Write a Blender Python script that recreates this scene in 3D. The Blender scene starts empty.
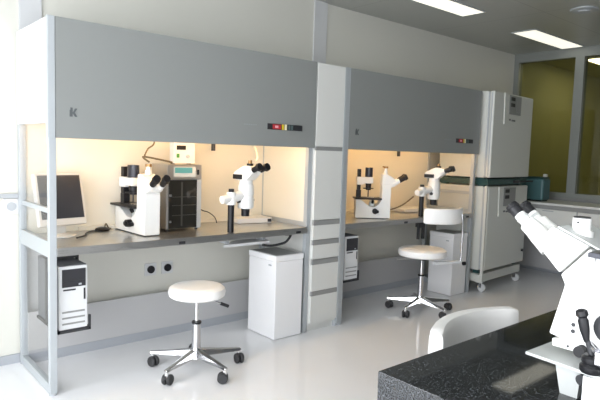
import bpy, bmesh, math, random
from mathutils import Vector, Matrix
random.seed(4)
sc = bpy.context.scene
COL = sc.collection
PI = math.pi

# ------------------------------------------------------------------ materials
def _new(name):
    m = bpy.data.materials.new(name); m.use_nodes = True
    nt = m.node_tree; b = nt.nodes['Principled BSDF']
    return m, nt, b

def mat(name, col, rough=.5, metal=0., spec=.5, bump=0., scale=60., var=0., coat=0.):
    m, nt, b = _new(name)
    b.inputs['Base Color'].default_value = (*col, 1)
    b.inputs['Roughness'].default_value = rough
    b.inputs['Metallic'].default_value = metal
    b.inputs['Specular IOR Level'].default_value = spec
    if coat:
        b.inputs['Coat Weight'].default_value = coat
        b.inputs['Coat Roughness'].default_value = .08
    if var or bump:
        tc = nt.nodes.new('ShaderNodeTexCoord'); n = nt.nodes.new('ShaderNodeTexNoise')
        n.inputs['Scale'].default_value = scale; n.inputs['Detail'].default_value = 3
        nt.links.new(tc.outputs['Object'], n.inputs['Vector'])
        if var:
            mx = nt.nodes.new('ShaderNodeMix'); mx.data_type = 'RGBA'
            mx.inputs['A'].default_value = (*[c * (1 - var) for c in col], 1)
            mx.inputs['B'].default_value = (*[min(1, c * (1 + var)) for c in col], 1)
            nt.links.new(n.outputs['Fac'], mx.inputs['Factor'])
            nt.links.new(mx.outputs['Result'], b.inputs['Base Color'])
        if bump:
            bp = nt.nodes.new('ShaderNodeBump'); bp.inputs['Strength'].default_value = bump
            bp.inputs['Distance'].default_value = .002
            nt.links.new(n.outputs['Fac'], bp.inputs['Height'])
            nt.links.new(bp.outputs['Normal'], b.inputs['Normal'])
    return m

def emit(name, col, strength):
    m, nt, b = _new(name)
    b.inputs['Base Color'].default_value = (*col, 1)
    b.inputs['Emission Color'].default_value = (*col, 1)
    b.inputs['Emission Strength'].default_value = strength
    return m

def glass(name, tint=(1, 1, 1), refl=1.0):
    m, nt, b = _new(name); nt.nodes.remove(b)
    out = nt.nodes['Material Output']
    tr = nt.nodes.new('ShaderNodeBsdfTransparent'); tr.inputs['Color'].default_value = (*tint, 1)
    gl = nt.nodes.new('ShaderNodeBsdfGlossy'); gl.inputs['Roughness'].default_value = .02
    fr = nt.nodes.new('ShaderNodeLayerWeight'); fr.inputs['Blend'].default_value = .5
    pw = nt.nodes.new('ShaderNodeMath'); pw.operation = 'POWER'; pw.inputs[1].default_value = 5
    mu = nt.nodes.new('ShaderNodeMath'); mu.operation = 'MULTIPLY_ADD'; mu.inputs[1].default_value = .5 * refl; mu.inputs[2].default_value = .025 * refl
    nt.links.new(fr.outputs['Facing'], pw.inputs[0])
    mx = nt.nodes.new('ShaderNodeMixShader')
    nt.links.new(pw.outputs[0], mu.inputs[0]); nt.links.new(mu.outputs[0], mx.inputs['Fac'])
    nt.links.new(tr.outputs[0], mx.inputs[1]); nt.links.new(gl.outputs[0], mx.inputs[2])
    nt.links.new(mx.outputs[0], out.inputs['Surface'])
    return m

def granite():
    m, nt, b = _new('black_granite')
    tc = nt.nodes.new('ShaderNodeTexCoord')
    n = nt.nodes.new('ShaderNodeTexNoise'); n.inputs['Scale'].default_value = 230; n.inputs['Detail'].default_value = 4
    v = nt.nodes.new('ShaderNodeTexVoronoi'); v.inputs['Scale'].default_value = 180
    r = nt.nodes.new('ShaderNodeValToRGB'); r.color_ramp.elements[0].position = .47; r.color_ramp.elements[1].position = .68
    r.color_ramp.elements[0].color = (.006, .007, .007, 1); r.color_ramp.elements[1].color = (.068, .074, .085, 1)
    r2 = nt.nodes.new('ShaderNodeValToRGB'); r2.color_ramp.elements[0].position = .0; r2.color_ramp.elements[1].position = .34
    r2.color_ramp.elements[0].color = (.06, .065, .07, 1); r2.color_ramp.elements[1].color = (0, 0, 0, 1)
    ad = nt.nodes.new('ShaderNodeMix'); ad.data_type = 'RGBA'; ad.blend_type = 'ADD'; ad.inputs['Factor'].default_value = 1
    nt.links.new(tc.outputs['Object'], n.inputs['Vector']); nt.links.new(tc.outputs['Object'], v.inputs['Vector'])
    nt.links.new(n.outputs['Fac'], r.inputs['Fac']); nt.links.new(v.outputs['Distance'], r2.inputs['Fac'])
    nt.links.new(r.outputs['Color'], ad.inputs['A']); nt.links.new(r2.outputs['Color'], ad.inputs['B'])
    nt.links.new(ad.outputs['Result'], b.inputs['Base Color'])
    b.inputs['Roughness'].default_value = .045
    return m

def ceiling_mat():
    m, nt, b = _new('ceiling_metal')
    b.inputs['Base Color'].default_value = (.46, .468, .44, 1)
    b.inputs['Roughness'].default_value = .32; b.inputs['Metallic'].default_value = .25
    tc = nt.nodes.new('ShaderNodeTexCoord'); sp = nt.nodes.new('ShaderNodeSeparateXYZ')
    nt.links.new(tc.outputs['Object'], sp.inputs[0])
    def seam(sock, period):
        a = nt.nodes.new('ShaderNodeMath'); a.operation = 'PINGPONG'; a.inputs[1].default_value = period / 2
        c = nt.nodes.new('ShaderNodeMath'); c.operation = 'LESS_THAN'; c.inputs[1].default_value = .004
        nt.links.new(sock, a.inputs[0]); nt.links.new(a.outputs[0], c.inputs[0]); return c.outputs[0]
    s1 = seam(sp.outputs['X'], 1.2); s2 = seam(sp.outputs['Y'], 1.2)
    mx = nt.nodes.new('ShaderNodeMath'); mx.operation = 'MAXIMUM'
    nt.links.new(s1, mx.inputs[0]); nt.links.new(s2, mx.inputs[1])
    cm = nt.nodes.new('ShaderNodeMix'); cm.data_type = 'RGBA'
    cm.inputs['A'].default_value = (.46, .468, .44, 1); cm.inputs['B'].default_value = (.32, .325, .31, 1)
    nt.links.new(mx.outputs[0], cm.inputs['Factor']); nt.links.new(cm.outputs['Result'], b.inputs['Base Color'])
    return m

def brushed():
    m, nt, b = _new('brushed_steel')
    b.inputs['Metallic'].default_value = .92; b.inputs['Base Color'].default_value = (.56, .56, .55, 1)
    tc = nt.nodes.new('ShaderNodeTexCoord'); mp = nt.nodes.new('ShaderNodeMapping')
    mp.inputs['Scale'].default_value = (1.5, 90, 90)
    n = nt.nodes.new('ShaderNodeTexNoise'); n.inputs['Scale'].default_value = 4
    mr = nt.nodes.new('ShaderNodeMapRange'); mr.inputs['To Min'].default_value = .25; mr.inputs['To Max'].default_value = .32
    nt.links.new(tc.outputs['Object'], mp.inputs['Vector']); nt.links.new(mp.outputs[0], n.inputs['Vector'])
    nt.links.new(n.outputs['Fac'], mr.inputs['Value']); nt.links.new(mr.outputs[0], b.inputs['Roughness'])
    return m

M = dict(
    wall=mat('wall_paint', (.625, .62, .565), .6, var=.015, scale=3),
    walldark=mat('wall_low_bounce_grey', (.28, .28, .27), .6),  # out-of-view walls, darkened to reduce bounced light on the right
    wallgrey=mat('wall_trim_grey', (.58, .59, .60), .45),
    base=mat('baseboard_grey', (.36, .38, .41), .5),
    floor=mat('epoxy_floor', (.83, .835, .85), .13, spec=.5, var=.02, scale=5),
    ceil=ceiling_mat(),
    hood=mat('hood_grey_lacquer', (.245, .256, .25), .28, spec=.4),
    alu=mat('light_aluminium', (.44, .47, .49), .4, metal=.2),
    white=mat('white_lacquer', (.66, .67, .68), .35),
    binwhite=mat('bin_white', (.84, .84, .85), .35),
    offwhite=mat('cabinet_white', (.66, .665, .64), .35),
    grey=mat('mid_grey', (.40, .42, .44), .45),
    panelgrey=mat('panel_grey', (.47, .47, .475), .45),
    handle=mat('recess_grey', (.26, .265, .26), .4),
    steel=brushed(),
    oven=mat('stainless_housing', (.52, .50, .47), .36, metal=.85, bump=.05, scale=200),
    chrome=mat('chrome', (.75, .75, .76), .12, metal=1),
    black=mat('black_plastic', (.010, .010, .012), .42, spec=.35),
    softblack=mat('satin_black', (.025, .026, .03), .5),
    navy=mat('dark_blue_black', (.02, .022, .035), .35),
    microwhite=mat('microscope_white', (.76, .76, .74), .3),
    vinyl=mat('white_vinyl', (.90, .89, .87), .38, bump=.05, scale=180),
    granite=granite(),
    plate=mat('plate_pale_grey', (.50, .52, .51), .4),
    dark=mat('dark_bay', (.03, .03, .035), .3),
    pcside=mat('pc_shaded_side', (.10, .105, .12), .45),  # shadow under the desk is put into this case colour
    pc=mat('pc_silver', (.60, .61, .62), .4),
    screen=mat('lcd_screen', (.035, .037, .045), .25),
    bezel=mat('monitor_beige', (.60, .585, .55), .45),
    lcd=mat('teal_display', (.10, .30, .32), .2),
    green=mat('green_switch', (.06, .25, .05), .4),
    red=mat('red_key', (.45, .03, .04), .35),
    pink=mat('pink_legend', (.8, .4, .45), .4),
    yellow=mat('yellow_key', (.65, .48, .03), .35),
    paleyellow=mat('pale_key', (.85, .80, .55), .35),
    slate=mat('slate_key', (.09, .13, .13), .35),
    logo=mat('logo_grey', (.09, .10, .105), .5),
    faint=mat('faint_marking', (.27, .29, .29), .5),
    brown=mat('brown_cable', (.13, .10, .055), .5),
    whitecable=mat('white_cable', (.75, .72, .64), .5),
    incub=mat('incubator_grey_white', (.60, .61, .57), .35),
    incubpanel=mat('incubator_display_grey', (.25, .26, .25), .35),
    tealgap=mat('dark_teal_gasket', (.015, .06, .06), .4),
    teal=mat('teal_machine', (.06, .14, .15), .4),
    olive=mat('olive_room_wall', (.46, .44, .22), .7, var=.06, scale=2),
    olivefloor=mat('olive_room_floor', (.25, .23, .08), .6),
    frame=mat('window_frame_grey', (.25, .265, .25), .4, metal=.2),
    lightpanel=emit('light_diffuser', (1.0, .965, .82), .95),
    hoodlight=emit('hood_tube', (1.0, .62, .26), 22.0),
    neighbour=emit('neighbour_light', (1.0, .92, .66), 7.0),
    glass=glass('clear_pane'),
    tinted=glass('yellow_tinted_pane', (.80, .80, .68), 1.3),
    amber=mat('copper_port', (.35, .20, .08), .35, metal=.6),
    silver=mat('silver_metal', (.6, .6, .62), .25, metal=.9),
    rubber=mat('rubber', (.03, .03, .032), .6),
    interior=mat('hood_interior_cream', (.74, .71, .62), .5),
    doorglass=mat('oven_door_glass', (.02, .02, .018), .08),
    shelfline=mat('oven_shelf', (.10, .10, .09), .35, metal=.6),
)

# ------------------------------------------------------------------ mesh helpers
class MB:
    def __init__(s): s.bm = bmesh.new()
    def box(s, lo, hi, bev=0., seg=2, T=None):
        r = bmesh.ops.create_cube(s.bm, size=1)
        vs = r['verts']
        for v in vs:
            v.co = Vector([lo[i] + (v.co[i] + .5) * (hi[i] - lo[i]) for i in range(3)])
        if bev:
            es = list({e for v in vs for e in v.link_edges})
            rr = bmesh.ops.bevel(s.bm, geom=es, offset=bev, segments=seg, affect='EDGES', profile=.5)
            vs = list({v for f in rr['faces'] for v in f.verts} | {v for v in vs if v.is_valid})
        if T is not None: bmesh.ops.transform(s.bm, matrix=T, verts=vs)
        return s
    def cyl(s, p0, p1, r0, r1=None, seg=24):
        p0 = Vector(p0); p1 = Vector(p1); r1 = r0 if r1 is None else r1
        d = (p1 - p0); q = d.to_track_quat('Z', 'Y')
        a = []; b = []
        for i in range(seg):
            t = 2 * PI * i / seg; o = Vector((math.cos(t), math.sin(t), 0))
            a.append(s.bm.verts.new(p0 + q @ (o * r0))); b.append(s.bm.verts.new(p1 + q @ (o * r1)))
        for i in range(seg):
            j = (i + 1) % seg; s.bm.faces.new((a[i], a[j], b[j], b[i]))
        s.bm.faces.new(a[::-1]); s.bm.faces.new(b)
        return s
    def lathe(s, prof, c=(0, 0, 0), axis=(0, 0, 1), seg=32):
        c = Vector(c); q = Vector(axis).to_track_quat('Z', 'Y')
        rings = []
        for r, z in prof:
            if r < 1e-6: rings.append([s.bm.verts.new(c + q @ Vector((0, 0, z)))])
            else: rings.append([s.bm.verts.new(c + q @ Vector((r * math.cos(2 * PI * i / seg), r * math.sin(2 * PI * i / seg), z))) for i in range(seg)])
        for A, B in zip(rings, rings[1:]):
            for i in range(seg):
                j = (i + 1) % seg
                if len(A) == 1 and len(B) == 1: continue
                if len(A) == 1: s.bm.faces.new((A[0], B[j], B[i]))
                elif len(B) == 1: s.bm.faces.new((A[i], A[j], B[0]))
                else: s.bm.faces.new((A[i], A[j], B[j], B[i]))
        if len(rings[0]) > 1: s.bm.faces.new(rings[0][::-1])
        if len(rings[-1]) > 1: s.bm.faces.new(rings[-1])
        return s
    def prism(s, pts, a, b, axis='x', bev=0., seg=2):
        def P(p, t):
            return {'x': (t, p[0], p[1]), 'y': (p[0], t, p[1]), 'z': (p[0], p[1], t)}[axis]
        A = [s.bm.verts.new(P(p, a)) for p in pts]; B = [s.bm.verts.new(P(p, b)) for p in pts]
        n = len(pts); fs = [s.bm.faces.new(A[::-1]), s.bm.faces.new(B)]
        for i in range(n):
            j = (i + 1) % n; fs.append(s.bm.faces.new((A[i], A[j], B[j], B[i])))
        bmesh.ops.recalc_face_normals(s.bm, faces=fs)
        if bev:
            es = list({e for f in fs for e in f.edges})
            bmesh.ops.bevel(s.bm, geom=es, offset=bev, segments=seg, affect='EDGES', profile=.5)
        return s
    def tube(s, path, r, seg=10, smooth=6):
        P = [Vector(p) for p in path]
        if smooth and len(P) > 2:
            Q = []
            for i in range(len(P) - 1):
                p0 = P[max(0, i - 1)]; p1 = P[i]; p2 = P[i + 1]; p3 = P[min(len(P) - 1, i + 2)]
                for k in range(smooth):
                    t = k / smooth
                    Q.append(.5 * ((2 * p1) + (-p0 + p2) * t + (2 * p0 - 5 * p1 + 4 * p2 - p3) * t * t + (-p0 + 3 * p1 - 3 * p2 + p3) * t ** 3))
            Q.append(P[-1]); P = Q
        up = None; rings = []
        for i, p in enumerate(P):
            d = (P[min(i + 1, len(P) - 1)] - P[max(i - 1, 0)]).normalized()
            if up is None:
                up = d.orthogonal().normalized()
            else:
                up = (up - d * up.dot(d)).normalized()
            w = d.cross(up)
            rr = r[min(i, len(r) - 1)] if isinstance(r, (list, tuple)) else r
            rings.append([s.bm.verts.new(p + rr * (math.cos(2 * PI * k / seg) * up + math.sin(2 * PI * k / seg) * w)) for k in range(seg)])
        for A, B in zip(rings, rings[1:]):
            for k in range(seg):
                j = (k + 1) % seg; s.bm.faces.new((A[k], A[j], B[j], B[k]))
        s.bm.faces.new(rings[0][::-1]); s.bm.faces.new(rings[-1])
        return s
    def strip(s, inner, outer, z0, z1):
        n = len(inner); V = []
        for z in (z0, z1):
            V.append([s.bm.verts.new((p[0], p[1], z)) for p in inner]); V.append([s.bm.verts.new((p[0], p[1], z)) for p in outer])
        i0, o0, i1, o1 = V
        for k in range(n - 1):
            s.bm.faces.new((i1[k], i1[k + 1], o1[k + 1], o1[k])); s.bm.faces.new((i0[k], o0[k], o0[k + 1], i0[k + 1]))
            s.bm.faces.new((i0[k], i0[k + 1], i1[k + 1], i1[k])); s.bm.faces.new((o0[k], o1[k], o1[k + 1], o0[k + 1]))
        for k in (0, n - 1):
            s.bm.faces.new((i0[k], i1[k], o1[k], o0[k]))
        return s
    def build(s, name, m, parent=None, loc=None, rotz=0., bevel=0., subsurf=0):
        bmesh.ops.recalc_face_normals(s.bm, faces=s.bm.faces[:])
        me = bpy.data.meshes.new(name); s.bm.to_mesh(me); s.bm.free()
        for p in me.polygons: p.use_smooth = True
        me.set_sharp_from_angle(angle=math.radians(38))
        me.materials.append(M[m] if isinstance(m, str) else m)
        o = bpy.data.objects.new(name, me); COL.objects.link(o)
        if parent: o.parent = parent
        if loc is not None: o.location = loc
        o.rotation_euler.z = rotz
        if bevel:
            b = o.modifiers.new('Bevel', 'BEVEL'); b.width = bevel; b.segments = 2; b.limit_method = 'ANGLE'; b.angle_limit = math.radians(40)
        w_ = o.modifiers.new('WN', 'WEIGHTED_NORMAL'); w_.keep_sharp = True
        if subsurf:
            b = o.modifiers.new('Sub', 'SUBSURF'); b.levels = subsurf; b.render_levels = subsurf
        return o

def box(name, m, parent, lo, hi, bev=0.):
    return MB().box(lo, hi, bev).build(name, m, parent)
def tag(o, label=None, cat=None, group=None, kind=None):
    if label: o['label'] = label
    if cat: o['category'] = cat
    if group: o['group'] = group
    if kind: o['kind'] = kind
    return o
def thing(name, label, cat, loc=(0, 0, 0), rotz=0., group=None):
    o = bpy.data.objects.new(name, None); COL.objects.link(o)
    o.empty_display_size = .1
    o.location = loc; o.rotation_euler.z = rotz
    return tag(o, label, cat, group)
def struct(name, m, lo, hi):
    return tag(MB().box(lo, hi).build(name, m), kind='structure')

# ------------------------------------------------------------------ setting
XL, XR, YB, YF, ZC = -.95, 6.54, 3.60, -1.9, 2.604
WY0, WY1, WZ0, WZ1 = -.9, 3.0, .06, 2.56
struct('floor', 'floor', (XL - .2, YF - .2, -.12), (9.4, YB + .2, 0))
struct('ceiling', 'ceil', (XL - .2, YF - .2, ZC), (XR + .1, YB + .2, ZC + .12))
struct('wall_back', 'wall', (XL - .2, YB, 0), (9.4, YB + .15, ZC + .4))
FX0, FX1 = -.9, .8
o = MB().box((XL - .2, YF - .15, 0), (9.4, YF, WZ0)).box((XL - .2, YF - .15, WZ1), (9.4, YF, ZC + .4)).box((XL - .2, YF - .15, WZ0), (FX0, YF, WZ1)).box((FX1, YF - .15, WZ0), (9.4, YF, WZ1)).build('wall_front', 'walldark')
tag(o, kind='structure')
wf = MB()
for z in (WZ0, WZ1 - .06): wf.box((FX0, YF - .10, z), (FX1, YF - .04, z + .06))
for k in range(4):
    x = FX0 + k * (FX1 - FX0 - .06) / 3; wf.box((x, YF - .10, WZ0), (x + .06, YF - .04, WZ1))
w3 = tag(wf.build('window_3', 'frame'), kind='structure')
MB().box((FX0 + .02, YF - .075, WZ0 + .02), (FX1 - .02, YF - .069, WZ1 - .02)).build('pane', 'glass', w3)
# left wall with a long daylight window
o = MB().box((XL - .15, YF, 0), (XL, YB, WZ0)).box((XL - .15, YF, WZ1), (XL, YB, ZC)).box((XL - .15, YF, WZ0), (XL, WY0, WZ1)).box((XL - .15, WY1, WZ0), (XL, YB, WZ1)).build('wall_left', 'wall')
tag(o, kind='structure')
wf = MB()
for z in (WZ0, WZ1 - .06): wf.box((XL - .10, WY0, z), (XL - .04, WY1, z + .06))
for k in range(5):
    y = WY0 + k * (WY1 - WY0 - .06) / 4; wf.box((XL - .10, y, WZ0), (XL - .04, y + .06, WZ1))
w1 = tag(wf.build('window_1', 'frame'), kind='structure')
MB().box((XL - .075, WY0 + .02, WZ0 + .02), (XL - .069, WY1 - .02, WZ1 - .02)).build('pane', 'glass', w1)
# right wall: solid sill below, tinted glazing above
struct('wall_right', 'walldark', (XR, YF, 0), (XR + .10, YB, .90))
fr = MB()
fr.box((XR - .03, YF, .90), (XR + .12, YB, .955)).box((XR - .01, YF, 2.50), (XR + .09, YB, ZC))
for y0, y1 in ((YB - .06, YB), (2.764, 2.864), (1.50, 1.60), (.25, .35), (-1.0, -.9)):
    fr.box((XR - .01, y0, .955), (XR + .09, y1, 2.50))
w2 = tag(fr.build('window_2', 'frame'), kind='structure')
for y0, y1 in ((2.864, YB - .06), (1.60, 2.764), (.35, 1.50), (-.9, .25)):
    MB().box((XR + .035, y0, .955), (XR + .045, y1, 2.50)).build('pane', 'tinted', w2)
NX, NY = 7.75, 2.93
# the room seen through the tinted glass
struct('wall_beyond', 'olive', (9.25, YF, 0), (9.4, YB, ZC + .3))
tag(MB().box((XR + .10, YF, ZC - .02), (9.4, YB, ZC + .1)).build('ceiling_beyond', 'olive'), kind='structure')
tag(MB().box((XR + .10, YB - .03, 0), (9.25, YB, ZC)).build('trim_3', 'olive'), kind='structure')
# wall strips and baseboard
struct('trim_1', 'wallgrey', (.905, YB - .012, .07), (1.03, YB, ZC))
struct('trim_2', 'wallgrey', (3.20, YB - .012, .07), (3.345, YB, ZC))
struct('baseboard_back', 'base', (XL, YB - .015, 0), (XR, YB, .055))
struct('baseboard_right', 'base', (XR - .012, YF, 0), (XR, YB - .015, .055))
tr = struct('trim_4', 'grey', (.45, YB - .02, 1.005), (1.02, YB - .001, 1.03))

# ------------------------------------------------------------------ ceiling fittings
def ceiling_light(x0, x1, y0, y1, label):
    t = thing('ceiling_light', label, 'ceiling light', ((x0 + x1) / 2, (y0 + y1) / 2, ZC), 0, 'recessed ceiling lights')
    a, b = (x1 - x0) / 2, (y1 - y0) / 2
    f = MB()
    e = .012
    f.box((-a - e, -b - e, -.008), (a + e, -b, .0)).box((-a - e, b, -.008), (a + e, b + e, .0))
    f.box((-a - e, -b, -.008), (-a, b, .0)).box((a, -b, -.008), (a + e, b, .0))
    f.build('frame', 'alu', t)
    box('diffuser', 'lightpanel', t, (-a, -b, -.005), (a, b, -.001))
ceiling_light(3.35, 4.45, 2.765, 2.985, 'long lit ceiling panel above second workstation, cut off by the picture top')
ceiling_light(5.37, 6.475, 2.765, 3.0, 'long lit ceiling panel beside the olive glass wall, above incubators')
t = thing('ceiling_light', 'lit ceiling panel in the olive room, seen through the glass at far right', 'ceiling light', (NX, NY, ZC - .02))
MB().box((-.55, -.12, -.010), (.55, .12, -.004)).build('diffuser', 'neighbour', t)
MB().box((-.57, -.14, -.008), (.57, .14, -.001)).build('frame', 'alu', t)
t = thing('smoke_detector', 'pale grey round disc fitting on ceiling near the glass wall', 'detector', (4.93, 2.12, ZC))
MB().lathe([(.0, -.001), (.11, -.001), (.11, -.008), (.095, -.014), (.0, -.014)]).build('housing', 'alu', t)
MB().lathe([(.0, -.014), (.05, -.014), (.045, -.022), (.0, -.024)]).build('cap', 'grey', t)

# ------------------------------------------------------------------ workstations
D, DEP, ZT, ZB, ZD = 2.9865, .5885, 1.9695, 1.362, .79
def logo_mb(x, z, s):
    m = MB(); y0, y1 = -.0065, -.0045
    def P(pts): m.prism([(x + a * s, z + b * s) for a, b in pts], y0, y1, 'y')
    P([(.02, 0), (.34, 0), (.34, 1.0), (.10, 1.0), (.10, .74), (.02, .74)])
    P([(.345, .44), (.60, .92), (.86, .92), (.58, .46), (.86, 0), (.60, 0), (.345, .36)])
    return m
def workstation(x0, w, label, right_glass, marks):
    t = thing('laminar_flow_workstation', label, 'lab workstation', (x0, D, 0), 0, 'laminar flow workstations along the back wall')
    p = .036
    # canopy
    box('front_panel', 'hood', t, (p - .004, -.004, ZB), (w - (.0 if not right_glass else .0), .016, ZT), .002)
    tr = MB().box((-.006, -.006, ZB), (p - .006, .03, ZT), .002); tr.build('edge_trim', 'alu', t)
    box('roof_panel', 'alu', t, (.0, .018, ZT - .02), (w, DEP, ZT - .002))
    box('side_panel', 'white', t, (-.002, .031, 1.437), (.016, DEP, ZT - .003))
    box('side_panel', 'white', t, (w - .016, .018, 1.437), (w, DEP, ZT - .003))
    s = MB().box((-.004, .12, 1.53), (-.001, .14, 1.55)).box((-.004, .12, 1.70), (-.001, .14, 1.72))
    s.build('screw_cap', 'alu', t)
    box('canopy_ceiling', 'interior', t, (.018, .018, 1.45), (w - .018, DEP - .01, 1.475))
    MB().cyl((.12, .10, 1.425), (w - .12, .10, 1.425), .014, seg=12).build('light_tube', 'hoodlight', t)
    MB().box((.08, .06, 1.438), (w - .08, .14, 1.45)).build('lamp_holder', 'white', t)
    # posts
    for (a, b) in ((0, 0), (w - p, .018), (0, DEP - p), (w - p, DEP - p)):
        po = box('post', 'alu', t, (a, b, .012), (a + p, b + p, ZB if b == 0 else 1.437), .002)
        MB().cyl((a + p / 2, b + p / 2, 0), (a + p / 2, b + p / 2, .013), .02).build('foot', 'grey', po)
    for a in (0, w - p):
        r = MB().box((a + .003, p, .739), (a + p - .003, DEP - p, .823)).build('side_rail', 'alu', t)
        r = MB().box((a + .008, p, .970), (a + p - .008, DEP - p, .996)).build('side_rail', 'alu', t)
        r = MB().box((a + .003, p, .004), (a + p - .003, DEP - p, .056)).build('side_rail', 'alu', t)
        if a == 0 or right_glass:
            for z0, z1 in ((.056, .739), (.823, .970), (.996, 1.437)):
                box('side_pane', 'glass', t, (a + .015, p, z0), (a + .020, DEP - p, z1))
        else:
            box('inner_side_panel', 'interior', t, (a + .004, p + .018, .823), (a + .014, DEP - p, 1.437))
    # desk
    wt = MB().box((p + .002, .0, .745), (w - p - .002, DEP - .02, ZD), .003).build('worktop', 'steel', t)
    box('inner_back_panel', 'interior', t, (p, DEP - .026, ZD + .001), (w - p, DEP - .016, 1.449))
    box('back_upstand', 'interior', t, (p + .30, DEP - .05, ZD + .0015), (w - p - .01, DEP - .027, ZD + .028))
    box('lower_panel', 'panelgrey', t, (p, DEP - .05, .062), (w - p, DEP - .034, .318))
    box('kick_strip', 'base', t, (p, DEP - .047, .0), (w - p, DEP - .036, .06))
    # logo and control keys
    logo_mb(.10, 1.474, .047).build('logo', 'logo', t)
    bx0, bx1, bz0, bz1 = marks
    cp = MB().box((bx0, -.012, bz0), (bx1, -.004, bz1), .001).build('control_panel', 'dark', t)
    L = bx1 - bx0
    def key(a, b, m, z=.1):
        box('key', m, cp, (bx0 + a * L, -.0145, bz0 + z * (bz1 - bz0)), (bx0 + b * L, -.012, bz1 - z * (bz1 - bz0)))
    key(.13, .36, 'red'); key(.39, .45, 'yellow', .02); key(.47, .53, 'paleyellow', .02); key(.58, .63, 'slate'); key(.66, .71, 'slate'); key(.74, .97, 'softblack')
    MB().box((bx0 + .19 * L, -.0155, bz0 + .3 * (bz1 - bz0)), (bx0 + .28 * L, -.0145, bz1 - .3 * (bz1 - bz0))).build('key_legend', 'pink', cp)
    fm = MB()
    for k in range(6): fm.box((bx0 - .19 + k * .018, -.0052, bz0 + .02), (bx0 - .19 + k * .018 + .013, -.0042, bz0 + .027))
    fm.build('faint_marking', 'faint', t)
    # small fittings
    sx = 1.29 if not right_glass else 1.26
    MB().cyl((sx, DEP - .075, 1.385), (sx, DEP - .075, 1.45), .004).cyl((sx, DEP - .075, 1.318), (sx, DEP - .075, 1.388), .015).build('sensor', 'dark', t)
    for fx in (.42, .93):
        box('desk_plug', 'softblack', t, (w * fx - .02, -.006, .752), (w * fx + .02, .0, .768))
    return t
w1s = workstation(.8864, 1.815, 'grey two-place laminar flow workstation nearest the camera at left, with computer screen on its desk', False, (1.383, 1.685, 1.474, 1.513))
w2s = workstation(3.013, 1.832, 'grey laminar flow workstation farther back, between the tall drawer cabinet and incubators', True, (1.44, 1.71, 1.462, 1.50))
# under-desk tray with its hooked cable (fixed to the first desk)
tr = MB().prism([(1.115, .085), (1.40, .30), (1.56, .30), (1.50, .085)], .684, .702, 'z').build('desk_tray', 'white', w1s)
MB().box((1.16, .12, .702), (1.18, .28, .745)).box((1.46, .12, .702), (1.48, .28, .745)).build('tray_bracket', 'grey', w1s)
MB().tube([(1.42, .06, .682), (1.50, .07, .668), (1.57, .06, .675), (1.62, .05, .69), (1.66, .05, .735), (1.61, .05, .742)], .009).build('hooked_cable', 'softblack', w1s)
# pc holders
for ws, xo in ((w1s, .049), (w2s, .072)):
    hb = MB().box((xo, .03, .318), (xo + .175, .045, .332)).box((xo, .40, .318), (xo + .175, .415, .332))
    hb.box((xo + .165, .03, .318), (xo + .175, .045, .40)).box((xo + .165, .03, .318), (xo + .175, .415, .332)).box((xo, .03, .318), (xo + .012, .415, .332))
    hb.box((xo + .165, .22, .318), (xo + .175, .25, .745)).box((xo, .22, .69), (xo + .175, .25, .70)).box((xo, .22, .318), (xo + .006, .25, .745))
    hb.build('computer_holder', 'softblack', ws)

# ------------------------------------------------------------------ computers
def pc(x, label):
    t = thing('computer_tower', label, 'computer', (x, D + .035, .333), 0, 'computer towers hung under the desks')
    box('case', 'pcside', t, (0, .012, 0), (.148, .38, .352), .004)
    f = MB().box((-.001, 0, .004), (.149, .014, .348), .005).build('front_cover', 'white', t)
    box('drive_bay', 'dark', f, (.014, -.004, .235), (.138, .001, .332))
    d = MB().box((.02, -.006, .262), (.132, -.003, .268)).build('drive_slot', 'softblack', f)
    box('power_button', 'grey', f, (.10, -.007, .243), (.115, -.003, .252))
    b = MB().box((.02, -.003, .216), (.085, .001, .224)).build('card_slot', 'dark', f)
    box('side_grille', 'dark', f, (.128, -.003, .16), (.137, .001, .222))
    v = MB()
    for z in (.03, .062, .094): v.box((.014, -.003, z), (.134, .001, z + .009))
    v.build('vent', 'handle', f)
pc(.944, 'silver computer tower hanging under the near workstation desk, beside its left post')
pc(3.094, 'silver computer tower hanging under the far workstation desk, just right of the drawer cabinet')

# ------------------------------------------------------------------ monitor, mouse, cables
t = thing('computer_monitor', 'flat computer monitor with dark screen and pale bezel on near desk', 'monitor', (1.076, 3.365, ZD + .0015), math.radians(10))
MB().lathe([(0, 0), (.075, 0), (.075, .008), (.05, .014), (0, .016)], seg=32).build('base', 'bezel', t)
MB().box((-.03, .02, .012), (.03, .045, .16), .006).build('neck', 'bezel', t)
T = Matrix.Translation((0, .03, .205)) @ Matrix.Rotation(math.radians(-14), 4, 'X')
hd = MB().box((-.143, -.012, -.145), (.143, .03, .165), .006, T=T).build('housing', 'bezel', t)
MB().box((-.129, -.0145, -.105), (.129, -.010, .152), T=T).build('screen', 'screen', hd)
MB().box((-.10, .03, -.08), (.10, .05, .10), .01, T=T).build('rear_cover', 'bezel', hd)
t = thing('computer_mouse', 'small black mouse-shaped device with cable lying behind on near desk', 'mouse', (1.352, 3.475, ZD + .0015))
MB().lathe([(0, 0), (.040, .001), (.046, .008), (.04, .016), (.022, .021), (0, .022)], seg=24).build('body', 'black', t)
tag(MB().tube([(1.31, 3.47, .797), (1.25, 3.43, .797), (1.21, 3.37, .797), (1.18, 3.30, .797), (1.11, 3.235, .797)], .005).build('cable', 'softblack'), 'thick black cable running from the monitor foot to the black mouse', 'cable')
tag(MB().tube([(1.375, 3.50, .80), (1.39, 3.515, .83), (1.41, 3.52, .80), (1.425, 3.515, .796)], .004).build('cable', 'brown'), 'short thin looped cord beside the near inverted microscope and mouse', 'cable')

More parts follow.
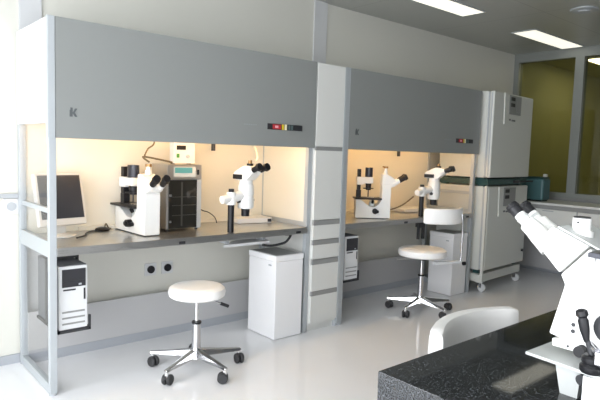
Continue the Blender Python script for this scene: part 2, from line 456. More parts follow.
# ------------------------------------------------------------------ small inverted microscopes
def inverted_microscope(loc, heading, k, e, label):
    t = thing('inverted_microscope', label, 'microscope', loc, math.atan2(heading[1], heading[0]), 'white inverted microscopes')
    S = Matrix.Diagonal((*k, 1))
    def B(mb, name, m, parent=t):
        for v in mb.bm.verts:
            if v.co.x > .17: v.co.x = .17 + (v.co.x - .17) * e
        bmesh.ops.transform(mb.bm, matrix=S, verts=mb.bm.verts[:]); return mb.build(name, m, parent)
    prof = [(-.165, .004), (.17, .004), (.172, .26), (.165, .30), (.085, .30), (.082, .165), (.055, .125), (.02, .10), (-.03, .105), (-.12, .165), (-.165, .165)]
    B(MB().prism(prof, -.055, .055, 'y', bev=.006), 'stand', 'microwhite')
    B(MB().box((-.155, -.05, 0), (.165, .05, .006)), 'base_pad', 'softblack')
    st = MB().box((-.175, -.085, .166), (.08, .085, .180), .003).box((.0, .05, .168), (.09, .115, .178), .002)
    B(st, 'stage', 'black')
    B(MB().box((-.06, -.03, .180), (.02, .03, .183)), 'stage_insert', 'silver')
    kn = B(MB().cyl((.02, -.055, .066), (.02, -.088, .066), .025, .023).cyl((.02, -.088, .066), (.02, -.098, .066), .014), 'focus_knob', 'black')
    B(MB().cyl((.045, -.055, .062), (.045, -.07, .062), .014), 'fine_focus_knob', 'black')
    B(MB().cyl((0, 0, .105), (0, 0, .150), .030, .024).cyl((.0, -.012, .150), (.0, -.012, .163), .012), 'nosepiece', 'plate')
    B(MB().cyl((0, -.028, .135), (0, -.040, .155), .012), 'objective', 'black')
    # illumination column
    B(MB().box((-.155, -.022, .18), (-.112, .022, .245), .003), 'column_foot', 'black')
    B(MB().box((-.150, -.022, .245), (-.118, .022, .425), .003), 'column', 'black')
    B(MB().box((-.158, -.034, .290), (-.085, .034, .358), .006).box((-.09, -.036, .302), (.0, .036, .358), .008), 'lamp_arm', 'microwhite')
    B(MB().cyl((-.04, 0, .358), (-.04, 0, .440), .037, .036), 'lamp_house', 'navy')
    B(MB().cyl((-.04, 0, .302), (-.04, 0, .245), .028, .024).cyl((-.04, 0, .262), (-.04, 0, .256), .05), 'condenser', 'black')
    B(MB().cyl((-.04, 0, .25), (-.04, 0, .186), .005), 'condenser_rod', 'softblack')
    # head and eyepieces
    B(MB().prism([(.078, .285), (.165, .270), (.215, .285), (.240, .312), (.225, .335), (.165, .372), (.12, .392), (.085, .388)], -.052, .052, 'y', bev=.008), 'head', 'microwhite')
    for v in (-.034, .034):
        tb = B(MB().cyl((.185, v * .9, .300), (.250, v, .332), .026, .023), 'eyepiece_tube', 'microwhite')
        B(MB().cyl((.245, v, .330), (.300, v, .360), .021, .022).cyl((.300, v, .360), (.322, v, .372), .027, .025), 'eyepiece', 'black', tb)
    B(MB().cyl((.125, 0, .385), (.125, 0, .415), .022, .02).cyl((.125, 0, .415), (.125, 0, .437), .014), 'camera_port', 'microwhite')
    B(MB().cyl((.125, 0, .437), (.125, 0, .454), .020).cyl((.125, .0, .445), (.10, .03, .450), .006), 'camera', 'amber')
    return t
inverted_microscope((1.512, 3.325, ZD + .0015), (.04, -1.0), (1.20, .95, .96), .62, 'white inverted microscope with black lamp house between the monitor and steel oven')
inverted_microscope((3.535, 3.16, ZD + .0015), (.80, -.60), (.88, .88, .97), 1.0, 'white inverted microscope on the far workstation desk, seen side-on next to drawer cabinet')

# ------------------------------------------------------------------ stereo microscopes
def stereo_microscope(post, off, heading, label):
    t = thing('stereo_microscope', label, 'microscope', (post[0], post[1], ZD + .001), 0, 'white stereo microscopes on black posts')
    ox, oy = off; h = Vector((heading[0], heading[1], 0)).normalized(); l = Vector((-h.y, h.x, 0))
    F = Matrix(((h.x, l.x, 0, ox), (h.y, l.y, 0, oy), (0, 0, 1, 0), (0, 0, 0, 1)))
    def B(mb, name, m, parent=t):
        bmesh.ops.transform(mb.bm, matrix=F, verts=mb.bm.verts[:]); return mb.build(name, m, parent)
    MB().cyl((0, 0, .001), (0, 0, .185), .021).build('post', 'black', t)
    ar = MB().cyl((0, 0, .182), (0, 0, .265), .034, .031).cyl((-.075, -.005, .215), (0, 0, .225), .026, .03)
    ar.tube([(0, 0, .225), (ox * .4, oy * .4, .235), (ox * .8, oy * .8, .24)], .034, 14)
    ar.build('arm', 'microwhite', t)
    MB().cyl((0, 0, .262), (0, 0, .285), .018).build('arm_knob', 'black', t)
    B(MB().lathe([(0, .152), (.048, .152), (.056, .165), (.056, .225), (.051, .235), (.056, .245), (.053, .30), (.045, .318), (0, .318)]), 'zoom_body', 'microwhite')
    for s in (-1, 1):
        B(MB().cyl((0, s * .050, .205), (0, s * .068, .205), .014), 'zoom_knob', 'black')
    B(MB().cyl((0, 0, .152), (0, 0, .100), .029, .027), 'objective', 'black')
    B(MB().cyl((0, 0, .315), (0, 0, .342), .046), 'head_ring', 'microwhite')
    B(MB().prism([(-.075, .340), (.045, .340), (.098, .385), (.085, .435), (.02, .440), (-.075, .395)], -.046, .046, 'y', bev=.01), 'head', 'microwhite')
    B(MB().box((-.079, -.049, .346), (.012, .049, .378), .003), 'head_band', 'black')
    for v in (-.034, .034):
        tb = B(MB().cyl((.06, v * .9, .395), (.105, v, .412), .024, .021), 'eyepiece_tube', 'microwhite')
        B(MB().cyl((.10, v, .410), (.148, v, .430), .019).cyl((.148, v, .430), (.166, v, .437), .027, .025), 'eyepiece', 'black', tb)
    B(MB().cyl((.035, 0, .438), (.035, 0, .452), .022), 'port_ring', 'black')
    B(MB().cyl((.035, 0, .452), (.035, 0, .474), .013), 'camera', 'amber')
    return t
s1 = stereo_microscope((2.03, 3.035), (.125, .015), (.14, -.99), 'white stereo microscope on black post at the near desk edge, right of the steel oven')
s2 = stereo_microscope((4.05, 3.035), (.145, -.02), (.30, -.95), 'white stereo microscope on black post on far desk, behind the white chair backrest')
MB().box((-.03, -.025, -.0955), (.03, .03, -.049)).box((-.045, -.02, -.20), (-.028, .0, -.05)).box((.02, -.02, -.20), (.045, .0, -.05)).build('desk_clamp', 'softblack', s2)
tag(MB().tube([(2.215, 3.03, 1.262), (2.25, 3.06, 1.275), (2.31, 3.15, 1.31), (2.36, 3.25, 1.37), (2.36, 3.30, 1.44)], .005).build('cable', 'whitecable'), 'pale cable rising from the near stereo microscope to the canopy', 'cable')
t = thing('heated_stage', 'low white plate lying on near desk behind the stereo microscope', 'stage plate', (2.46, 3.41, ZD + .0015), math.radians(-10))
MB().box((-.14, -.085, .0), (.14, .085, .038), .006).build('plate', 'white', t)
MB().box((.10, -.09, .008), (.13, -.084, .03)).build('plug', 'softblack', t)
t = thing('heated_stage', 'low white plate lying on far desk behind the stereo microscope', 'stage plate', (4.36, 3.40, ZD + .0015), math.radians(-5))
MB().box((-.17, -.10, .0), (.17, .10, .034), .006).build('plate', 'white', t)

# ------------------------------------------------------------------ steel oven and controller
t = thing('bench_oven', 'steel bench oven with dark glass door and teal display, behind near microscope', 'oven', (1.68, 3.245, ZD + .0015))
W, H, DD = .25, .432, .215
b = MB().box((0, .0125, .012), (W, DD, H), .002)
b.build('housing', 'oven', t)
for a, c in ((.02, .03), (W - .02, .03), (.02, DD - .02), (W - .02, DD - .02)):
    MB().cyl((a, c, 0), (a, c, .014), .01).build('foot', 'softblack', t)
d = MB().box((.014, .0, .016), (W - .03, .012, .332), .002).build('door', 'doorglass', t)
MB().box((.016, -.003, .225), (.032, 0, .24)).build('latch', 'silver', d)
MB().box((.016, -.003, .055), (.032, 0, .07)).build('latch', 'silver', d)
MB().box((.10, -.0015, .03), (.112, .0, .32)).build('door_bar', 'shelfline', d)
for z in (.10, .165, .22): MB().box((.036, -.0012, z), (W - .038, 0, z + .004)).build('shelf', 'shelfline', d)
cp = MB().box((.0, .0, .336), (W, .014, H), .002).build('control_panel', 'oven', t)
MB().box((.045, -.004, .352), (.205, .0, .418), .001).build('display_bezel', 'plate', cp)
MB().box((.052, -.006, .378), (.178, -.003, .412)).build('display', 'lcd', cp)
MB().box((.215, -.006, .366), (.229, .0, .400), .002).build('switch', 'black', cp)
MB().box((W - .034, .0, .012), (W, .013, .335), .001).build('door_frame', 'alu', t)
t = thing('temperature_controller', 'white box with black display and green switch on top of steel oven', 'controller', (1.74, 3.29, ZD + H + .003))
MB().box((.008, 0, .004), (.164, .06, .142), .004).build('case', 'white', t)
MB().box((.028, -.003, .094), (.094, .001, .122)).build('display', 'black', t)
MB().box((.028, -.003, .042), (.048, .001, .068)).build('switch', 'green', t)
MB().cyl((.108, 0, .052), (.108, -.012, .052), .011).build('knob', 'grey', t)
for a in (.02, .138): MB().cyl((a, .02, 0), (a, .02, .005), .008).cyl((a, .05, 0), (a, .05, .005), .008).build('foot', 'softblack', t)
tag(MB().tube([(1.515, 3.16, 1.24), (1.50, 3.20, 1.262), (1.53, 3.25, 1.27), (1.66, 3.27, 1.25), (1.735, 3.29, 1.236)], .006).build('cable', 'brown'), 'brown cable looping from near microscope camera to the box on the oven', 'cable')
tag(MB().tube([(1.505, 3.20, 1.28), (1.55, 3.25, 1.32), (1.60, 3.27, 1.355), (1.61, 3.30, 1.44)], .005).build('cable', 'brown'), 'brown cable slanting up above the near inverted microscope', 'cable')
tag(MB().tube([(1.93, 3.33, .98), (1.97, 3.36, .94), (2.03, 3.40, .90), (2.10, 3.43, .88), (2.16, 3.44, .84), (2.18, 3.44, .796)], .0035).build('cable', 'softblack'), 'thin dark cord sagging from the steel oven down to the near desk', 'cable')
tag(MB().tube([(3.62, 3.25, .80), (3.70, 3.28, .84), (3.80, 3.25, .83), (3.92, 3.16, .88), (4.0, 3.08, .97)], .006).build('cable', 'brown'), 'dark curling cable between the two microscopes on far desk', 'cable')

# ------------------------------------------------------------------ cabinet tower
t = thing('drawer_cabinet', 'tall narrow white cabinet of drawers standing between the two workstations', 'cabinet', (2.7075, 2.985, 0))
CW = .296
box('carcass', 'offwhite', t, (0, .012, .045), (CW, .57, ZT - .003), .002)
box('plinth', 'offwhite', t, (.01, .03, .0), (CW - .03, .55, .045))
MB().box((CW - .02, -.008, .02), (CW + .003, .012, ZT - .004), .001).build('corner_strip', 'alu', t)
for a in (CW - .018,): MB().cyl((a, .02, 0), (a, .02, .046), .016).build('foot', 'grey', t)
def front(name, z0, z1, hz):
    f = MB().box((.004, -.006, z0), (CW - .022, .014, z1), .002).build(name, 'offwhite', t)
    MB().box((.010, -.004, z1), (CW - .026, .010, z1 + hz)).build('recessed_handle', 'handle', f)
box('upper_front', 'offwhite', t, (.004, -.006, 1.375), (CW - .022, .014, ZT - .004))
front('door', .838, 1.345, .028)
front('drawer', .692, .798, .036); front('drawer', .550, .652, .036); front('drawer', .308, .506, .036); front('drawer', .066, .272, .034)

# ------------------------------------------------------------------ bins
def bin_(x, y, w, d, label):
    t = thing('waste_bin', label, 'bin', (x, y, 0), 0, 'white waste bins under the desks')
    box('body', 'binwhite', t, (0, 0, .004), (w, d, .56), .006)
    l = MB().box((-.003, -.003, .56), (w + .003, d + .003, .602), .006).build('lid', 'binwhite', t)
    MB().box((.015, .015, .599), (w - .015, d - .015, .6035)).build('lid_insert', 'handle', l)
    MB().box((-.0045, .05, .525), (.0, .08, .535)).build('badge', 'grey', t)
bin_(2.385, 2.992, .25, .32, 'tall white bin under the near desk, beside the drawer cabinet')
bin_(4.53, 3.0, .235, .27, 'tall white bin under the far desk, partly behind the white chair')

# ------------------------------------------------------------------ sockets
for i, (x, lab) in enumerate(((1.739, 'round black socket in square plate on wall under near desk, left of the pair'), (1.867, 'round black socket in square plate on wall under near desk, right of the pair'))):
    t = thing('wall_socket', lab, 'socket', (x, YB, .476), 0, 'sockets under the near desk')
    MB().box((-.043, -.012, -.043), (.043, 0, .043), .003).build('cover_plate', 'wallgrey', t)
    MB().cyl((0, -.012, 0), (0, -.022, 0), .027).build('socket_insert', 'black', t)
t = thing('wall_socket', 'white wall socket plate on the bright wall left of workstation', 'socket', (.852, YB, .955))
MB().box((-.045, -.012, -.045), (.045, 0, .045), .003).build('cover_plate', 'white', t)
MB().cyl((0, -.012, 0), (0, -.016, 0), .026).build('socket_insert', 'grey', t)

# ------------------------------------------------------------------ stools
def caster(t, p, ang, leg):
    x, y = p
    c = MB().cyl((x, y, .085), (x, y, .045), .012).build('caster_stem', 'chrome', leg)
    d = Vector((math.cos(ang), math.sin(ang), 0)); n = Vector((-d.y, d.x, 0))
    q = Vector((x, y, .031)) + d * .012
    m = MB()
    for s in (-1, 1):
        m.lathe([(0, -.011), (.026, -.011), (.031, -.005), (.031, .005), (.026, .011), (0, .011)], c=q + n * .015 * s, axis=n, seg=20)
    m.cyl(q + n * .012, q - n * .012, .012)
    m.box((-.014, -.006, .04), (.02, .006, .058), T=Matrix.Translation((x, y, 0)) @ Matrix.Rotation(ang, 4, 'Z'))
    m.build('caster', 'rubber', leg)
def star_base(t, R, a0, n=5):
    hub = MB().cyl((0, 0, .075), (0, 0, .135), .042, .030).build('hub', 'chrome', t)
    for k in range(n):
        a = a0 + 2 * PI * k / n; d = Vector((math.cos(a), math.sin(a), 0)); w = Vector((-d.y, d.x, 0))
        m = MB()
        pts = [(.02, .128, .085, .026), (.5 * R, .110, .078, .020), (R, .092, .078, .013)]
        bm = m.bm; rings = []
        for s, zt, zb, hw in pts:
            rings.append([bm.verts.new(d * s + w * hw + Vector((0, 0, zb))), bm.verts.new(d * s + w * hw * .7 + Vector((0, 0, zt))),
                          bm.verts.new(d * s - w * hw * .7 + Vector((0, 0, zt))), bm.verts.new(d * s - w * hw + Vector((0, 0, zb)))])
        for A, B in zip(rings, rings[1:]):
            for i in range(4): j = (i + 1) % 4; bm.faces.new((A[i], A[j], B[j], B[i]))
        bm.faces.new(rings[0][::-1]); bm.faces.new(rings[-1])
        leg = m.build('leg', 'chrome', t, bevel=.003)
        caster(t, (d.x * (R - .012), d.y * (R - .012)), a + 1.9 + k * .7, leg)
def seat_lathe(r, th, z):
    return [(0, z - th), (r - .02, z - th), (r - .005, z - th + .01), (r, z - th * .5), (r - .006, z - .014), (r - .022, z - .003), (r * .7, z + .002), (0, z + .003)]

t = thing('lab_stool', 'round white backless stool on chrome star base in front of near workstation', 'stool', (1.69, 2.87, 0))
star_base(t, .288, math.radians(60))
MB().cyl((0, 0, .13), (0, 0, .285), .027, .025).build('gas_column', 'silver', t)
MB().cyl((0, 0, .285), (0, 0, .297), .029).build('column_collar', 'black', t)
MB().cyl((0, 0, .29), (0, 0, .445), .012).build('piston', 'chrome', t)
MB().lathe(seat_lathe(.170, .068, .517), seg=48).build('seat', 'vinyl', t)
MB().box((-.07, -.07, .44), (.07, .07, .45), .003).build('seat_plate', 'softblack', t)
a = math.radians(-35)
lv = MB().cyl((.03, -.02, .445), (.150, -.045, .390), .006).build('height_lever', 'chrome', t)
MB().cyl((.140, -.043, .394), (.190, -.053, .371), .010).build('lever_grip', 'softblack', lv)

def arc_pad(R, half, th, z0, z1, cx, cy, mid, name, m, parent, zs=None):
    # curved upholstered pad: rounded section swept along an arc
    mb = MB(); bm = mb.bm; n = 22; rings = []
    sec = []
    K = 16
    hz, ht = (z1 - z0) / 2, th / 2
    for k in range(K):
        q = 2 * PI * k / K; c, s = math.cos(q), math.sin(q)
        e = .45
        sec.append((ht * math.copysign(abs(c) ** e, c), hz * math.copysign(abs(s) ** e, s)))
    for i in range(n + 1):
        f = -1 + 2 * i / n
        aa = mid + f * half
        sh = 1.0
        ed = 1 - abs(f)
        if ed < .08: sh = math.sqrt(max(0.04, 1 - (1 - ed / .08) ** 2))
        rings.append([bm.verts.new((cx + (R + a_ * (.6 + .4 * sh)) * math.cos(aa), cy + (R + a_ * (.6 + .4 * sh)) * math.sin(aa), (z0 + z1) / 2 + b_ * (.88 + .12 * sh))) for a_, b_ in sec])
    for A, B in zip(rings, rings[1:]):
        for k in range(K): j = (k + 1) % K; bm.faces.new((A[k], A[j], B[j], B[k]))
    bm.faces.new(rings[0][::-1]); bm.faces.new(rings[-1])
    return mb.build(name, m, parent)

# chair at the far desk
t = thing('lab_chair', 'white swivel chair with curved backrest in front of far workstation', 'chair', (3.87, 2.863, 0), 0, 'white lab chairs')
star_base(t, .283, math.radians(48))
MB().cyl((0, 0, .13), (0, 0, .31), .025).build('gas_column', 'silver', t)
MB().cyl((0, 0, .31), (0, 0, .322), .027).build('column_collar', 'black', t)
MB().cyl((0, 0, .315), (0, 0, .47), .014).build('piston', 'chrome', t)
MB().lathe(seat_lathe(.205, .07, .55), seg=48).build('seat', 'vinyl', t)
MB().box((-.08, -.08, .458), (.08, .08, .472), .003).build('seat_plate', 'softblack', t)
MB().tube([(-.02, .03, .455), (-.16, .10, .452), (-.2, .12, .45)], .006).build('height_lever', 'chrome', t)
MB().box((.0, -.185, .438), (.27, -.145, .462), .004, T=Matrix.Rotation(math.radians(-18), 4, 'Z')).build('back_bracket', 'white', t)
bk = MB().cyl((.205, -.268, .44), (.225, -.275, .44), .016).build('bracket_knob', 'black', t)
MB().tube([(.195, -.245, .452), (.20, -.25, .50), (.20, -.25, .70), (.185, -.255, .80), (.18, -.25, .86)], .009).build('back_stalk', 'silver', t)
arc_pad(.24, math.radians(56), .04, .775, .905, .10, -.0, math.radians(-102), 'backrest', 'vinyl', t)

# ------------------------------------------------------------------ incubators
A = math.radians(4)
IX, IY = 4.905, 2.885
def inc_part(root): return root
t = thing('incubator_stand', 'white wheeled stand carrying the stacked incubators beside the far workstation', 'stand', (IX, IY, 0), A)
IW, ID = .885, .56
f = MB().box((-.03, .03, .105), (IW, .07, .185), .003).box((0, ID - .04, .105), (IW, ID, .185), .003).box((0, .07, .105), (.04, ID - .04, .185)).box((IW - .04, .07, .105), (IW, ID - .04, .185))
f.build('frame', 'incub', t)
for a in (.012,):
    MB().box((-.030, .004, .105), (-.003, .03, 1.06), .002).build('upright', 'incub', t)
for x, y in ((.07, .06), (IW - .045, .06), (.07, ID - .05), (IW - .045, ID - .05)):
    c = MB().box((x - .025, y - .02, .09), (x + .025, y + .02, .106)).box((x - .024, y - .015, .04), (x - .019, y + .02, .092)).box((x + .019, y - .015, .04), (x + .024, y + .02, .092)).build('caster_fork', 'chrome', t)
    MB().lathe([(0, -.014), (.036, -.014), (.041, -.008), (.041, .008), (.036, .014), (0, .014)], c=(x, y - .008, .041), axis=(1, 0, 0)).build('wheel', 'white', c)
def incubator(z, h, label, spacer):
    t = thing('incubator', label, 'incubator', (IX, IY, z), A, 'stacked incubators')
    box('body', 'incub', t, (.0, .062, .0), (IW, ID, h), .008)
    box('gasket', 'grey', t, (.006, .048, .01), (IW - .006, .063, h - .01))
    dr = MB().box((.0, .0, .003), (IW, .048, h - .002), .012, 3).build('door', 'incub', t)
    MB().box((-.002, .018, .02), (.0, .026, h - .02)).build('hinge_line', 'grey', dr)
    # slanted control housing
    z1 = h - .004
    ph = MB().prism([(.20, z1), (.215, z1 - .30), (.26, z1 - .30), (.30, z1 - .22), (.30, z1)], -.010, .002, 'y', bev=.003).build('control_housing', 'incub', t)
    pn = MB().box((.305, -.012, z1 - .20), (.57, .002, z1 - .012), .003).build('control_panel', 'incubpanel', t)
    MB().box((.33, -.015, z1 - .065), (.42, -.011, z1 - .03)).build('display', 'black', pn)
    MB().box((.33, -.015, z1 - .125), (.42, -.011, z1 - .09)).build('display', 'black', pn)
    MB().box((.46, -.014, z1 - .175), (.55, -.011, z1 - .05)).build('keypad', 'handle', pn)
    MB().box((.33, -.003, z1 - .262), (.37, .001, z1 - .245)).box((.39, -.003, z1 - .266), (.47, .001, z1 - .25)).build('badge', 'logo', t)
    if spacer:
        for x, y in ((.05, .10), (IW - .05, .10), (.05, ID - .05), (IW - .05, ID - .05)):
            MB().box((x - .03, y - .03, -.082), (x + .03, y + .03, 0)).build('foot', 'tealgap', t)
        MB().box((.01, .02, -.070), (IW - .01, ID - .01, -.012)).build('spacer_tray', 'tealgap', t)
        MB().box((.56, .0, -.055), (.66, .03, -.03)).box((.655, -.01, -.050), (IW + .10, .012, -.036)).build('tray_catch', 'softblack', t)
    else:
        for x, y in ((.05, .10), (IW - .05, .10), (.05, ID - .05), (IW - .05, ID - .05)):
            MB().box((x - .03, y - .03, -.036), (x + .03, y + .03, 0)).build('foot', 'tealgap', t)
        MB().cyl((IW - .06, .0, .13), (IW - .06, -.016, .13), .014).build('door_lock', 'black', t)
    if spacer:
        MB().cyl((IW - .002, .098, .49), (IW + .12, .085, .49), .034).build('gas_port', 'black', t)
incubator(.222, .832, 'lower grey-white incubator resting on wheeled stand', False)
incubator(1.137, .838, 'upper grey-white incubator stacked on top of the other one', True)

# ------------------------------------------------------------------ far counter and teal machine
t = thing('lab_counter', 'long white laboratory counter under the olive window wall', 'counter', (5.95, 0, 0))
box('worktop', 'offwhite', t, (0, -.2, .842), (.575, 3.56, .866), .003)
box('rail', 'handle', t, (.012, -.2, .80), (.57, 3.56, .842))
for y0, y1 in ((2.485, 3.09), (1.875, 2.475), (1.265, 1.865), (.655, 1.255), (.045, .645)):
    d = MB().box((.004, y0, .64), (.026, y1, .797), .002).build('drawer', 'offwhite', t)
    MB().box((.0, (y0 + y1) / 2 - .06, .775), (.005, (y0 + y1) / 2 + .06, .785)).build('drawer_grip', 'grey', d)
box('drawer_case', 'grey', t, (.027, .03, .64), (.56, 3.1, .80))
box('rear_panel', 'panelgrey', t, (.50, -.15, .05), (.52, 3.55, .64))
for y in (-.15, 1.25, 2.45, 3.5):
    box('leg', 'alu', t, (.06, y, 0), (.10, y + .04, .80))
t = thing('centrifuge', 'rounded teal tabletop machine on the far counter right of incubators', 'machine', (6.2, 2.99, .866))
MB().box((-.14, -.08, .012), (.04, .26, .255), .025, 4).build('housing', 'teal', t)
MB().box((-.13, -.07, .255), (.03, .25, .272), .008).build('lid', 'tealgap', t)
MB().box((-.04, -.06, .27), (.0, -.02, .305), .006).build('lid_catch', 'bezel', t)
MB().box((-.12, -.06, .0), (.02, .24, .014)).build('foot_plate', 'black', t)

# ------------------------------------------------------------------ granite bench
t = thing('granite_bench', 'speckled black granite bench in the foreground carrying a microscope', 'bench', (1.122, .955, 0))
box('worktop', 'granite', t, (0, -.95, .70), (2.1, 0, .75), .003)
box('end_panel', 'granite', t, (.001, -.95, .0), (.05, -.0015, .70))
box('end_panel', 'granite', t, (2.05, -.95, .0), (2.099, -.0015, .70))
box('back_panel', 'grey', t, (.05, -.80, .05), (2.05, -.78, .70))

# bridge plate under the large microscope
t = thing('bridge_plate', 'pale grey raised plate on legs on the granite bench, under large microscope', 'stand', (1.45, .40, .75))
def rel(pts, o): return [(p[0] - o[0], p[1] - o[1]) for p in pts]
MB().prism(rel([(1.357, .668), (1.76, .655), (1.745, .05), (1.29, .05)], (1.45, .40)), .082, .09, 'z', bev=.002).build('plate', 'plate', t)
MB().prism(rel([(.606, .082), (.540, .082), (.546, .0), (.588, .0)], (.40, 0)), -.062, -.044, 'x').build('leg', 'plate', t)
MB().box((-.118, -.33, .0), (-.104, .114, .0825)).build('leg', 'white', t)
MB().box((.24, -.33, .0), (.26, .22, .0825)).build('leg', 'plate', t)

# large inverted microscope
RX, RY, RZ = 1.465, .40, .84
t = thing('inverted_microscope', 'large white inverted microscope in the right foreground on granite bench', 'microscope', (RX, RY, RZ), 0, 'white inverted microscopes')
def R(pts): return [(a - RY, b - RZ) for a, b in pts]
x0, x1 = 1.40 - RX, 1.53 - RX
MB().prism(R([(.624, .858), (.625, .878), (.60, .883), (.19, .883), (.17, .858)]), x0 + .004, x1 + .004, 'x', bev=.004).build('base_foot', 'microwhite', t)
MB().prism(R([(.632, .889), (.601, 1.021), (.613, 1.045), (.547, 1.1215), (.535, 1.10), (.50, 1.0), (.46, .985), (.20, .985), (.20, .882), (.59, .882)]), x0, x1, 'x', bev=.005).build('stand', 'microwhite', t)
MB().prism(R([(.682, 1.115), (.647, 1.158), (.640, 1.1625), (.5505, 1.1255), (.6165, 1.0485)]), x0, x1, 'x', bev=.004).build('head', 'microwhite', t)
MB().prism(R([(.632, 1.1605), (.560, 1.131), (.520, 1.113), (.520, 1.118), (.560, 1.1355), (.630, 1.1650)]), x0 + .008, x1 + .05, 'x').build('head_cover', 'plate', t)
for xx in (1.43, 1.495):
    X = xx - RX
    h_ = MB().cyl((X, .655 - RY, 1.105 - RZ), (X, .700 - RY, 1.143 - RZ), .029, .025).cyl((X, .700 - RY, 1.143 - RZ), (X, .722 - RY, 1.160 - RZ), .024, .0225).build('tube_housing', 'microwhite', t)
    s_ = MB().cyl((X, .718 - RY, 1.156 - RZ), (X, .752 - RY, 1.186 - RZ), .015).build('eyepiece_tube', 'microwhite', h_)
    MB().cyl((X, .746 - RY, 1.181 - RZ), (X, .763 - RY, 1.196 - RZ), .0165).cyl((X, .763 - RY, 1.196 - RZ), (X, .772 - RY, 1.204 - RZ), .0185, .016).build('eyepiece', 'black', h_)
    MB().lathe([(.0155, -.002), (.0168, 0), (.0168, .004), (.0155, .006)], c=(X, .735 - RY, 1.171 - RZ), axis=(0, .034, .030)).build('tube_ring', 'plate', h_)
pt = MB().cyl((0.0, .597 - RY, 1.112 - RZ), (0.0, .597 - RY, 1.153 - RZ), .029).cyl((0, .597 - RY, 1.153 - RZ), (0, .597 - RY, 1.156 - RZ), .0265).cyl((0, .597 - RY, 1.156 - RZ), (0, .597 - RY, 1.186 - RZ), .022).build('camera_port', 'microwhite', t)
MB().cyl((0, .597 - RY, 1.186 - RZ), (0, .597 - RY, 1.189 - RZ), .020).build('port_cap', 'softblack', pt)
MB().cyl((-.0225, .597 - RY, 1.176 - RZ), (-.0205, .597 - RY, 1.176 - RZ), .003).build('port_screw', 'softblack', pt)
for yy in (.57, .24):
    for xx in (x0 + .075, x1 - .02): MB().cyl((xx, yy - RY, .0005), (xx, yy - RY, .02), .014).build('rubber_foot', 'softblack', t)
for z in (.9265, .910):
    MB().cyl((x0 - .0015, .572 - RY, z - RZ), (x0 + .002, .572 - RY, z - RZ), .0052, seg=16).build('screw', 'softblack', t)
MB().cyl((x0 + .002, .583 - RY, .868 - RZ), (x0 + .006, .583 - RY, .868 - RZ), .003, seg=16).build('screw', 'softblack', t)
MB().cyl((x0 + .004, .548 - RY, .868 - RZ), (x0 - .018, .548 - RY, .868 - RZ), .0135).build('foot_knob', 'black', t)
MB().cyl((x0, .480 - RY, .943 - RZ), (x0 - .026, .480 - RY, .943 - RZ), .038, .036).cyl((x0 - .026, .480 - RY, .943 - RZ), (x0 - .034, .480 - RY, .943 - RZ), .022).build('focus_knob', 'softblack', t)
st = MB().box((-.12, -.18, .268), (.14, .130, .280), .002).build('stage', 'navy', t)
MB().box((-.100, .098, .162), (-.085, .118, .268)).build('stage_bracket', 'grey', t)
MB().box((-.03, -.22, .144), (.03, -.16, .60), .006).build('illumination_column', 'microwhite', t)
MB().box((-.035, -.20, .55), (.035, .06, .62), .01).build('lamp_arm', 'microwhite', t)
MB().cyl((0, .03, .55), (0, .03, .44), .035, .028).build('condenser', 'black', t)
MB().cyl((0, .03, .146), (0, .03, .262), .034, .018).build('nosepiece', 'black', t)

# joystick unit of the micromanipulator
jx, jy = 1.348, .503
t = thing('joystick_controller', 'black joystick micromanipulator with wheels beside the large microscope foot', 'joystick', (jx, jy, RZ))
MB().lathe([(0, .0005), (.023, .0005), (.026, .006), (.026, .016), (.021, .022), (.023, .026), (.023, .036), (.017, .042), (0, .042)], seg=32).build('base_wheel', 'black', t)
MB().box((-.024, -.05, .026), (.02, -.012, .058), .004).cyl((.0, -.03, .058), (.0, -.03, .075), .014).build('side_carriage', 'silver', t)
MB().cyl((-.004, -.045, .062), (.004, -.02, .068), .008).cyl((-.01, -.012, .056), (.012, .012, .062), .008).build('bearing', 'silver', t)
MB().cyl((0, .001, .040), (-.002, .015, .078), .0065, .0055).build('stick', 'softblack', t)
MB().lathe([(0, 0), (.006, 0), (.011, .028), (.012, .050), (.0095, .055), (.010, .058), (.0140, .062), (.0130, .073), (.007, .077), (0, .078)], c=(-.002, .014, .070), axis=(-.06, .22, 1), seg=24).build('grip', 'black', t)
# black cabling below the plate
t = thing('cable_bundle', 'black plug and cables hanging below the pale plate on granite bench', 'cable', (1.385, .498, .7505))
MB().cyl((-.035, .028, .062), (.02, .018, .064), .013).build('plug', 'softblack', t)
MB().tube([(-.02, .012, .058), (-.028, .006, .035), (-.022, .014, .018), (-.012, .004, .0105), (.06, -.03, .0105)], .009).build('cable', 'softblack', t)
MB().tube([(-.012, .004, .06), (-.018, -.006, .03), (-.004, -.012, .009), (.05, -.06, .009)], .007).build('cable', 'softblack', t)

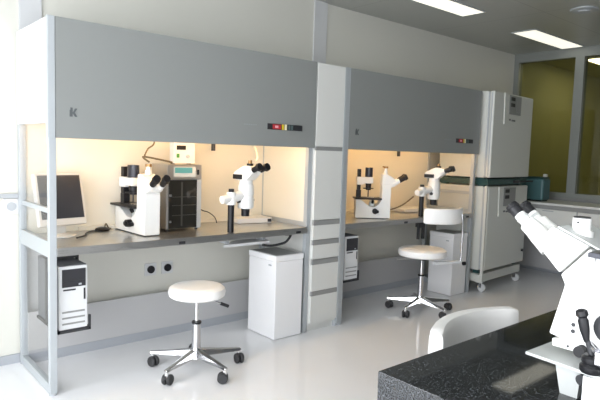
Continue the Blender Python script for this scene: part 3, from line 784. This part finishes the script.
# chair behind the bench (its curved backrest shows above the bench edge)
t = thing('lab_chair', 'white chair with wide curved backrest showing above the granite bench edge', 'chair', (1.868, 1.025, 0), 0, 'white lab chairs')
star_base(t, .285, math.radians(20))
MB().cyl((0, 0, .13), (0, 0, .30), .025).build('gas_column', 'silver', t)
MB().cyl((0, 0, .295), (0, 0, .39), .014).build('piston', 'chrome', t)
MB().lathe(seat_lathe(.205, .07, .455), seg=48).build('seat', 'vinyl', t)
MB().box((-.08, -.08, .375), (.08, .08, .388), .003).build('seat_plate', 'softblack', t)
MB().tube([(0, .03, .38), (0, .20, .39), (0, .235, .43), (0, .215, .55), (0, .18, .60)], .012).build('back_stalk', 'silver', t)
arc_pad(.45, math.radians(37), .06, .53, .73, 0, -.285, math.radians(90), 'backrest', 'vinyl', t)

# ------------------------------------------------------------------ light
wd = bpy.data.worlds.new('World'); sc.world = wd; wd.use_nodes = True
bg = wd.node_tree.nodes['Background']
bg.inputs['Color'].default_value = (.93, .955, 1.0, 1); bg.inputs['Strength'].default_value = 7.9
def portal(loc, rot, sx, sy):
    la = bpy.data.lights.new('window_portal', 'AREA'); la.shape = 'RECTANGLE'
    la.size = sx; la.size_y = sy; la.cycles.is_portal = True
    lo = bpy.data.objects.new('window_portal', la); COL.objects.link(lo)
    lo.location = loc; lo.rotation_euler = rot
portal((XL - .16, (WY0 + WY1) / 2, (WZ0 + WZ1) / 2), (0, -PI / 2, 0), WZ1 - WZ0, WY1 - WY0)
portal(((FX0 + FX1) / 2, YF - .16, (WZ0 + WZ1) / 2), (PI / 2, 0, 0), FX1 - FX0, WZ1 - WZ0)
# ------------------------------------------------------------------ camera
f_, yaw, pit, rol = 557.668, .7127, .0859, .0322
fw = Vector((math.sin(yaw) * math.cos(pit), math.cos(yaw) * math.cos(pit), -math.sin(pit)))
r0 = Vector((math.cos(yaw), -math.sin(yaw), 0)); u0 = r0.cross(fw)
r = math.cos(rol) * r0 + math.sin(rol) * u0; u = -math.sin(rol) * r0 + math.cos(rol) * u0
cd = bpy.data.cameras.new('camera'); co = bpy.data.objects.new('camera', cd); COL.objects.link(co)
cd.sensor_width = 36; cd.sensor_fit = 'HORIZONTAL'; cd.lens = f_ / 600 * 36; cd.clip_start = .05
mw = Matrix.Identity(4)
for i in range(3):
    mw[i][0] = r[i]; mw[i][1] = u[i]; mw[i][2] = -fw[i]
mw[0][3], mw[1][3], mw[2][3] = 0, 0, 1.33
co.matrix_world = mw
sc.camera = co
sc.view_settings.view_transform = 'Standard'; sc.view_settings.look = 'None'
sc.view_settings.gamma = 1; sc.view_settings.use_curve_mapping = False
sc.view_settings.exposure = 0.0
sc.cycles.use_denoising = True
sc.cycles.max_bounces = 10; sc.cycles.diffuse_bounces = 6; sc.cycles.transparent_max_bounces = 12
